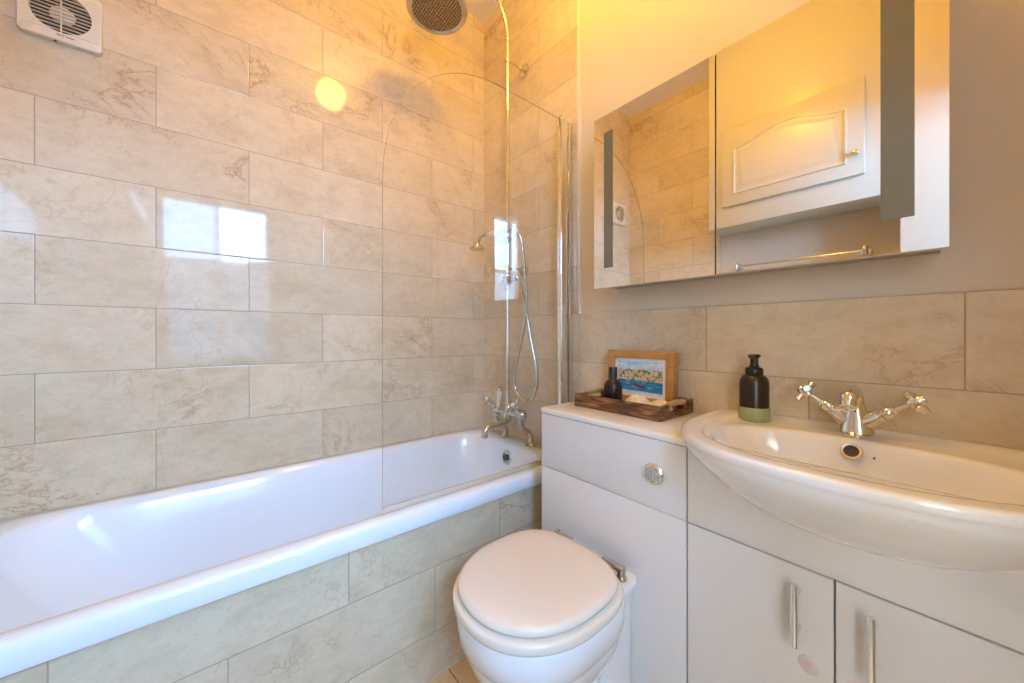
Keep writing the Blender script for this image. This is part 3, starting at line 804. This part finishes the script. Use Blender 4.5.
MB().loft(slab_rings(0.4215, 0.4450, 0.0, 0.006)).build('seat', 'seat', tl, angle=50)
r_ = slab_rings(0.4475, 0.4685, -0.011, 0.009)[:-1]
r_ += [sring(-0.023, 0.4697), sring(-0.06, 0.4712), sring(-0.12, 0.4720)]
MB().loft(r_).build('lid', 'seat', tl, angle=50)
for s_ in (-1, 1):
    q = MB()
    xh = TX + s_ * 0.083
    q.box(xh - 0.030, xh + 0.026, -0.372, -0.352, 0.4390, 0.4530, 0.004)
    q.lathe((xh + s_ * 0.030, -0.3615, 0.4190), (0, 0, 1), [(0, 0), (0.0135, 0), (0.0135, 0.006), (0.0105, 0.010), (0.0105, 0.024), (0.0115, 0.026), (0.0115, 0.031), (0.008, 0.034), (0, 0.034)], 16)
    q.build('hinge', 'chrome_dull', tl)
for s_ in (-1, 1):
    for yy in (-0.45, -0.68):
        MB().box(TX + s_ * 0.11 - 0.012, TX + s_ * 0.11 + 0.012, yy - 0.008, yy + 0.008, 0.4183, 0.4218, 0.001).build('buffer', 'rubber', tl)

# ------------------------------------------------------------------ vanity unit
VX0, VX1, VS = 1.2795, 1.815, 1.5405
vu = thing('vanity_unit', (1.547, -0.16, 0.0), 'white gloss two-door vanity unit under the basin', 'vanity unit')
q = MB()
q.box(VX0 + 0.001, VX1 - 0.001, -0.298, -0.001, 0.10, 0.62)
q.box(VX0 + 0.001, VX0 + 0.017, -0.298, -0.001, 0.62, 0.80); q.box(VX1 - 0.017, VX1 - 0.001, -0.298, -0.001, 0.62, 0.80)
q.build('carcass', 'lacquer', vu)
MB().box(VX0 + 0.002, VX1 - 0.002, -0.270, -0.02, 0.0, 0.0995).build('plinth', 'lacquer', vu)
MB().box(VX0 + 0.001, VX1, UY, -0.300, 0.6135, 0.8055, 0.0018).build('fascia', 'lacquer', vu)
for (x0, x1, hx_, px_, pz_) in ((VX0 + 0.001, VS - 0.0015, 1.4890, 1.504, 0.436), (VS + 0.0015, VX1, 1.5905, 1.571, 0.436)):
    d_ = MB().box(x0, x1, UY, -0.300, 0.102, 0.6105, 0.0018).build('door', 'lacquer', vu)
    q = MB()
    q.tube([(hx_, UY - 0.030, 0.476), (hx_, UY - 0.030, 0.590)], 0.0058, 16)
    for zz_ in (0.499, 0.567): q.tube([(hx_, UY, zz_), (hx_, UY - 0.027, zz_)], 0.0045, 12)
    q.build('handle', 'chrome', d_)['label'] = 'chrome bar handle'
    pd = MB().lathe((px_, UY, pz_), (0, -1, 0), [(0, 0), (0.0165, 0), (0.0165, 0.0012), (0.015, 0.002), (0, 0.002)], 28).build('adhesive_pad', 'pad', d_)
    MB().lathe((px_, UY - 0.002, pz_), (0, -1, 0), [(0, 0), (0.005, 0), (0.004, 0.002), (0, 0.0025)], 16).build('pad_stud', 'pad_dot', pd)

# ------------------------------------------------------------------ basin
BX = 1.5475
bs = thing('basin', (BX, -0.26, 0.80), 'wide bow-fronted white ceramic basin on the vanity unit', 'basin')
def outer(s_, z, d=0.0):
    return blob(BX, -0.165, (0.309 - d) * s_, (0.309 - d) * s_, (0.164 - d) if s_ > 0.995 else 0.164 * max(s_, 0.35), 2.4, 6.0, z, 120)
def inner(d, z):
    return blob(BX, -0.20, 0.252 - d, 0.228 - d, 0.168 - d, 2.4, 5.0, z, 120)
def bowl(k, z, cy=-0.225):
    return blob(BX, cy - (1 - k) * 0.03, 0.234 * k, 0.199 * k, 0.108 * k, 2.4, 2.1, z, 120)
rings = [outer(0.18, 0.667), outer(0.36, 0.669), outer(0.50, 0.680), outer(0.60, 0.695), outer(0.68, 0.711), outer(0.76, 0.730), outer(0.83, 0.750), outer(0.89, 0.769), outer(0.94, 0.785), outer(0.970, 0.799), outer(0.983, 0.808), outer(0.988, 0.8145),
         outer(0.993, 0.8175), outer(1.0, 0.8195, 0.001), outer(1.0, 0.823, 0.0), outer(1.0, 0.829, 0.0), outer(1.0, 0.8328, 0.001), outer(1.0, 0.8350, 0.0035), outer(1.0, 0.8360, 0.008), outer(1.0, 0.8362, 0.014),
         inner(-0.016, 0.8360), inner(-0.008, 0.8352)]
def blend(w, z):
    A, B = inner(-0.008, z), bowl(1.0, z)
    return [(a_[0] + (b2[0] - a_[0]) * w, a_[1] + (b2[1] - a_[1]) * w, z) for a_, b2 in zip(A, B)]
rings += [blend(0.12, 0.8330), blend(0.26, 0.8295), blend(0.42, 0.8274), blend(0.62, 0.8263), blend(0.85, 0.8257)]
rings += [bowl(1.0, 0.8252), bowl(0.985, 0.8230), bowl(0.96, 0.815), bowl(0.91, 0.79), bowl(0.82, 0.752), bowl(0.68, 0.725), bowl(0.48, 0.712), bowl(0.2, 0.706)]
MB().loft(rings, True, True).build('bowl', 'ceramic', bs, angle=55)
q = MB().lathe((1.5375, -0.1285, 0.8015), (0, -0.86, 0.5), [(0.0105, 0.001), (0.012, -0.002), (0.0175, 0.0), (0.0185, 0.003), (0.0165, 0.0055), (0.0125, 0.005), (0.0105, 0.001)], 28)
oo = q.build('overflow_ring', 'nickel', bs)
MB().lathe((1.5375, -0.1285, 0.8015), (0, -0.86, 0.5), [(0, -0.003), (0.0115, -0.003), (0.0115, 0.0015), (0, 0.0015)], 20).build('overflow_hole', 'dark_metal', oo)
MB().lathe((BX, -0.255, 0.7065), (0, 0, 1), [(0, 0), (0.030, 0), (0.031, 0.003), (0.022, 0.005), (0, 0.004)], 28).build('waste', 'chrome', bs)
MB().sphere((1.572, -0.131, 0.797), 0.0022, 10).build('chain_stay_hole', 'dark_metal', bs)

# ------------------------------------------------------------------ basin mixer
FX, FY, FZ = 1.537, -0.070, 0.8266
ft = thing('basin_tap', (FX, FY, FZ), 'chrome basin mixer with two crosshead handles spread in a V', 'tap')
q = MB()
q.lathe((FX, FY, FZ), (0, 0, 1), [(0, 0), (0.031, 0), (0.0315, 0.004), (0.027, 0.008), (0.024, 0.012)], 28, sx=0.85)
prof = [(0.026, 0.031, 0.008, 0.0), (0.0235, 0.0285, 0.022, 0.0), (0.020, 0.0235, 0.040, -0.001), (0.0165, 0.0180, 0.058, -0.003), (0.0145, 0.0150, 0.074, -0.006), (0.0135, 0.0140, 0.088, -0.010)]
rr = []
for (ry2, rx2, h_, dy) in prof:
    rr.append([(FX + rx2 * math.cos(t), FY + dy + ry2 * math.sin(t), FZ + h_) for t in [2 * math.pi * i / 24 for i in range(24)]])
q.loft(rr, True, True)
# curved neck ending in a rounded nose over the bowl
q.tube(catmull([(FX, FY - 0.004, FZ + 0.070), (FX, FY - 0.010, FZ + 0.090), (FX - 0.001, FY - 0.026, FZ + 0.100), (FX - 0.002, FY - 0.046, FZ + 0.098), (FX - 0.003, FY - 0.062, FZ + 0.090)], 6),
       [0.0135] * 6 + [0.0135] * 6 + [0.0138] * 6 + [0.0145] * 6 + [0.0150], 20)
q.sphere((FX - 0.003, FY - 0.064, FZ + 0.090), 0.0162, 20)
q.lathe((FX - 0.003, FY - 0.067, FZ + 0.084), (0, -0.45, -0.9), [(0, 0), (0.0145, 0.0), (0.0150, 0.006), (0.0140, 0.014), (0.0115, 0.0155), (0.0, 0.0135)], 20)
# shoulders for the valves
for s_ in (-1, 1):
    q.tube([(FX, FY, FZ + 0.025), (FX + s_ * 0.022, FY, FZ + 0.038), (FX + s_ * 0.040, FY, FZ + 0.052)], [0.021, 0.018, 0.0135], 18)
q.build('body', 'nickel', ft)
MB().lathe((FX + 0.001, FY - 0.0195, FZ + 0.056), (0, -1, 0.2), [(0, 0), (0.0022, 0), (0.0018, 0.0015), (0, 0.0018)], 10).build('grub_screw', 'dark_metal', ft)
for s_ in (-1, 1):
    ax = Vector((s_ * 0.80, -0.02, 0.56)).normalized()
    b0 = Vector((FX + s_ * 0.036, FY, FZ + 0.049))
    q = MB()
    q.lathe(b0, ax, [(0, 0), (0.0145, 0), (0.0145, 0.006), (0.0115, 0.008), (0.0125, 0.016), (0.0105, 0.024), (0.0085, 0.026), (0.0085, 0.03), (0.0055, 0.032), (0.0048, 0.052), (0.0095, 0.054), (0.0115, 0.06), (0.0115, 0.073), (0.009, 0.078), (0, 0.078)], 20)
    cc = b0 + ax * 0.0655
    e1 = Vector((0.0, 1, 0)) ; e1 = (e1 - ax * e1.dot(ax)).normalized(); e2 = ax.cross(e1)
    ca, sa = math.cos(R(28)), math.sin(R(28))
    for d_ in (e1 * ca + e2 * sa, e2 * ca - e1 * sa):
        q.tube([cc - d_ * 0.028, cc - d_ * 0.024, cc - d_ * 0.006, cc + d_ * 0.006, cc + d_ * 0.024, cc + d_ * 0.028], [0.0068, 0.0084, 0.0060, 0.0060, 0.0084, 0.0068], 12)
    h_ = q.build('handle', 'chrome', ft)
    MB().lathe(b0 + ax * 0.078, ax, [(0, 0), (0.0085, 0), (0.008, 0.002), (0, 0.0028)], 16).build('index_disc', 'chrome_dull', h_)

# ------------------------------------------------------------------ soap dispenser on the basin
SX, SY, SZ = 1.3425, -0.080, 0.8268
sd = thing('soap_dispenser', (SX, SY, SZ), 'amber brown pump bottle in a sage green sleeve on the basin corner', 'soap dispenser')
MB().lathe((SX, SY, SZ + 0.003), (0, 0, 1), [(0, 0), (0.030, 0), (0.0335, 0.004), (0.0335, 0.092), (0.0325, 0.100), (0.0285, 0.110), (0.022, 0.115), (0.0175, 0.117), (0, 0.117)], 36).build('bottle', 'amber', sd)
MB().lathe((SX, SY, SZ), (0, 0, 1), [(0, 0), (0.032, 0), (0.0352, 0.004), (0.0356, 0.034), (0.0350, 0.0355), (0.0336, 0.0355), (0.0336, 0.03), (0, 0.03)], 36).build('sleeve', 'sage', sd)
q = MB().lathe((SX, SY, SZ + 0.117), (0, 0, 1), [(0, 0), (0.019, 0), (0.0205, 0.002), (0.0205, 0.016), (0.018, 0.020), (0.0115, 0.022), (0.0115, 0.026), (0, 0.026)], 30)
q.build('collar', 'black_plastic', sd)
q = MB().lathe((SX, SY, SZ + 0.139), (0, 0, 1), [(0, 0), (0.0095, 0), (0.0095, 0.022), (0.0115, 0.0245), (0.0145, 0.028), (0.0145, 0.031), (0.011, 0.033), (0, 0.033)], 26)
q.box(SX - 0.006, SX + 0.006, SY - 0.026, SY, SZ + 0.1625, SZ + 0.1705, 0.002)
q.build('pump', 'black_plastic', sd)

# ------------------------------------------------------------------ tray and what lies in it
TX0, TX1, TY0, TY1, TZ = 0.848, 1.157, -0.218, -0.014, 0.8068
tr = thing('wooden_tray', ((TX0 + TX1) / 2, (TY0 + TY1) / 2, TZ), 'rustic dark wooden tray with jute-wrapped end handles on the worktop', 'tray')
TH, tw = 0.043, 0.011
MB().box(TX0 + 0.004, TX1 - 0.004, TY0 + 0.004, TY1 - 0.004, TZ, TZ + 0.006).build('base', 'dark_wood', tr)
for (y0, y1) in ((TY0, TY0 + tw), (TY1 - tw, TY1)):
    MB().box(TX0, TX1, y0, y1, TZ, TZ + TH, 0.0018).build('side', 'dark_wood', tr)
ym_ = (TY0 + TY1) / 2
for (x0, x1) in ((TX0, TX0 + tw), (TX1 - tw, TX1)):
    q = MB()
    hz0, hz1, hw = TZ + 0.019, TZ + 0.034, 0.044
    q.box(x0, x1, TY0 + tw, TY1 - tw, TZ, hz0, 0.0012)
    q.box(x0, x1, TY0 + tw, ym_ - hw, hz0 - 0.001, TZ + TH - 0.001, 0.0012)
    q.box(x0, x1, ym_ + hw, TY1 - tw, hz0 - 0.001, TZ + TH - 0.001, 0.0012)
    e_ = q.build('end', 'dark_wood', tr)
    xm = (x0 + x1) / 2
    pth = [(xm, ym_ + (-hw - 0.004) + (2 * hw + 0.008) * i / 30, TZ + 0.039 + 0.003 * math.sin(math.pi * i / 30)) for i in range(31)]
    MB().tube(pth, [0.0078 + (0.0006 if i % 2 else 0) for i in range(31)], 12).build('handle', 'jute', e_)['label'] = 'jute-wrapped handle'

ABX, ABY, ABZ = 0.955, -0.148, TZ + 0.0062
ab = thing('amber_bottle', (ABX, ABY, ABZ), 'small amber brown bottle with a black cap standing in the tray', 'bottle')
MB().lathe((ABX, ABY, ABZ), (0, 0, 1), [(0, 0), (0.0275, 0), (0.0298, 0.003), (0.0298, 0.062), (0.028, 0.074), (0.0215, 0.085), (0.0135, 0.090), (0.012, 0.095), (0, 0.095)], 32).build('bottle', 'amber', ab)
q = MB()
for i, w_ in enumerate((0.012, 0.009, 0.011)):
    pass
MB().lathe((ABX, ABY, ABZ + 0.0945), (0, 0, 1), [(0, 0), (0.0142, 0), (0.0142, 0.034), (0.0132, 0.0355), (0, 0.0355)], 24).build('cap', 'black_plastic', ab)

# framed watercolour leaning on the wall
PW, PH, PD, PB = 0.246, 0.182, 0.032, 0.026
pf = thing('picture_frame', (0.990, -0.055, TZ + 0.0068), 'oak framed seaside watercolour with a red boat, leaning in the tray', 'picture')
lean = Matrix.Translation((0.993, -0.064, TZ + 0.0068)) @ Matrix.Rotation(R(-2), 4, 'X')
q = MB()
q.box(-PW / 2, -PW / 2 + PB, 0, PD, 0, PH, 0.0012); q.box(PW / 2 - PB, PW / 2, 0, PD, 0, PH, 0.0012)
q.box(-PW / 2 + PB, PW / 2 - PB, 0, PD, 0, PB, 0.0012); q.box(-PW / 2 + PB, PW / 2 - PB, 0, PD, PH - PB, PH, 0.0012)
q.box(-PW / 2 + 0.005, PW / 2 - 0.005, PD - 0.005, PD - 0.0005, 0.005, PH - 0.005)
q.xform(lean).build('frame', 'oak', pf)
q = MB().box(-PW / 2 + PB - 0.002, PW / 2 - PB + 0.002, 0.009, 0.012, PB - 0.002, PH - PB + 0.002)
q.xform(lean).build('mat_board', 'mat_board', pf)
pw, pz0, pz1 = PW / 2 - PB - 0.013, PB + 0.012, PH - PB - 0.011
q = MB().box(-pw, pw, 0.0083, 0.0092, pz0, pz1).xform(lean)
pr = q.build('print', 'print', pf, smooth=False, origin=tuple(lean @ Vector((0, 0.0085, (pz0 + pz1) / 2))))
zb = pz0 + 0.023
bo = MB().prism([(-0.040, zb + 0.009), (-0.030, zb + 0.004), (-0.006, zb - 0.003), (0.010, zb - 0.005), (0.016, zb - 0.004), (0.018, zb + 0.004), (0.010, zb + 0.004), (-0.015, zb + 0.005), (-0.032, zb + 0.0075)], lambda p, sd_: (p[0], 0.0083 - 0.0004 * sd_, p[1]))
bo.xform(lean).build('painted_boat', 'boat', pr, smooth=False)

# cream scalloped shells lying by the near side of the tray
def shell(name, x, y, r, rot, label):
    z0 = TZ + 0.0064
    q = MB()
    n = 40
    rings = []
    for (k, h) in ((0.97, 0.0), (1.0, 0.002), (0.93, 0.010), (0.75, 0.020), (0.5, 0.029), (0.25, 0.034), (0.02, 0.036)):
        ring = []
        for i in range(n):
            t = 2 * math.pi * i / n
            scal = 1 + 0.05 * math.cos(9 * t) * k
            rad_ = r * k * scal * (1 - 0.16 * math.cos(t))
            ring.append((x + rad_ * math.cos(t + rot), y + rad_ * math.sin(t + rot) * 0.82, z0 + h * r / 0.042 * (1 + 0.05 * math.cos(9 * t))))
        rings.append(ring)
    q.loft(rings, True, True)
    o_ = q.build(name, 'shell', origin=(x, y, z0))
    tag(o_, label, 'shell', 'shells in the tray')
shell('seashell', 1.026, -0.120, 0.050, 2.4, 'cream seashell in the tray nearest the amber bottle')
shell('seashell', 1.104, -0.110, 0.042, 0.6, 'cream seashell at the right-hand end of the tray')

# ------------------------------------------------------------------ cupboard and towel rail on the rear wall (seen in the mirror)
CX0, CX1, CY, CZ0 = 0.69, AX - 0.001, -1.48, 1.705
cb = thing('wall_cupboard', ((CX0 + CX1) / 2, CY - 0.1, CZ0), 'cream boxed-in wall cupboard with an arched panel door opposite the mirror', 'cupboard')
MB().box(CX0, CX1, RY - 0.0075, CY, CZ0, CEIL - 0.001, 0.003).build('body', 'gloss_paint', cb)
dx0, dx1, dz0, dz1 = 0.772, 1.404, 1.822, 2.285
q = MB()
yd = CY
q.box(dx0, dx1, yd, yd + 0.018, dz0, dz1, 0.004)
door = q.build('cupboard_door', 'gloss_paint', cb)
def arch(x0, x1, z0, z1, rise, n=20):
    p = [(x0, z0), (x1, z0), (x1, z1)]
    for i in range(1, n):
        t = i / n
        xx = x1 + (x0 - x1) * t
        p.append((xx, z1 + rise * (0.5 - 0.5 * math.cos(2 * math.pi * t))))
    p.append((x0, z1))
    return p
def ring_of(poly, dxy, y):
    cx_ = sum(p[0] for p in poly) / len(poly); cz_ = sum(p[1] for p in poly) / len(poly)
    w_ = max(p[0] for p in poly) - min(p[0] for p in poly); h_ = max(p[1] for p in poly) - min(p[1] for p in poly)
    mx_, mz_ = (max(p[0] for p in poly) + min(p[0] for p in poly)) / 2, (max(p[1] for p in poly) + min(p[1] for p in poly)) / 2
    return [(mx_ + (p[0] - mx_) * (1 - 2 * dxy / w_), y, mz_ + (p[1] - mz_) * (1 - 2 * dxy / h_)) for p in poly]
ap = arch(dx0 + 0.062, dx1 - 0.062, dz0 + 0.062, dz1 - 0.125, 0.062)
q = MB()
q.loft([ring_of(ap, 0.0, yd + 0.0175), ring_of(ap, 0.004, yd + 0.024), ring_of(ap, 0.010, yd + 0.024), ring_of(ap, 0.014, yd + 0.0185), ring_of(ap, 0.03, yd + 0.0185), ring_of(ap, 0.045, yd + 0.024), ring_of(ap, 0.06, yd + 0.025)], True, True)
q.build('raised_panel', 'gloss_paint', door, angle=25)
MB().lathe((1.372, yd + 0.018, 1.925), (0, 1, 0), [(0, 0), (0.010, 0), (0.0075, 0.008), (0.0085, 0.014), (0.0135, 0.019), (0.0135, 0.025), (0.008, 0.029), (0, 0.03)], 20).build('knob', 'chrome', door)
ra = thing('towel_rail', (1.09, RY, 1.475), 'chrome towel rail on the wall beneath the cupboard, seen in the mirror', 'towel rail')
q = MB()
q.tube([(0.795, RY + 0.055, 1.478), (1.385, RY + 0.055, 1.478)], 0.008, 14)
q.build('rail', 'chrome', ra)
for xx in (0.795, 1.385):
    q = MB()
    q.tube([(xx, RY - 0.004, 1.478), (xx, RY + 0.055, 1.478)], 0.008, 12)
    q.lathe((xx, RY + 0.055, 1.458), (0, 0, 1), [(0, 0), (0.012, 0), (0.0135, 0.003), (0.0135, 0.042), (0.012, 0.045), (0, 0.045)], 16)
    q.lathe((xx, RY - 0.007, 1.478), (0, 1, 0), [(0, 0), (0.024, 0), (0.024, 0.006), (0.018, 0.01), (0, 0.01)], 22)
    q.build('rail_bracket', 'chrome', ra)
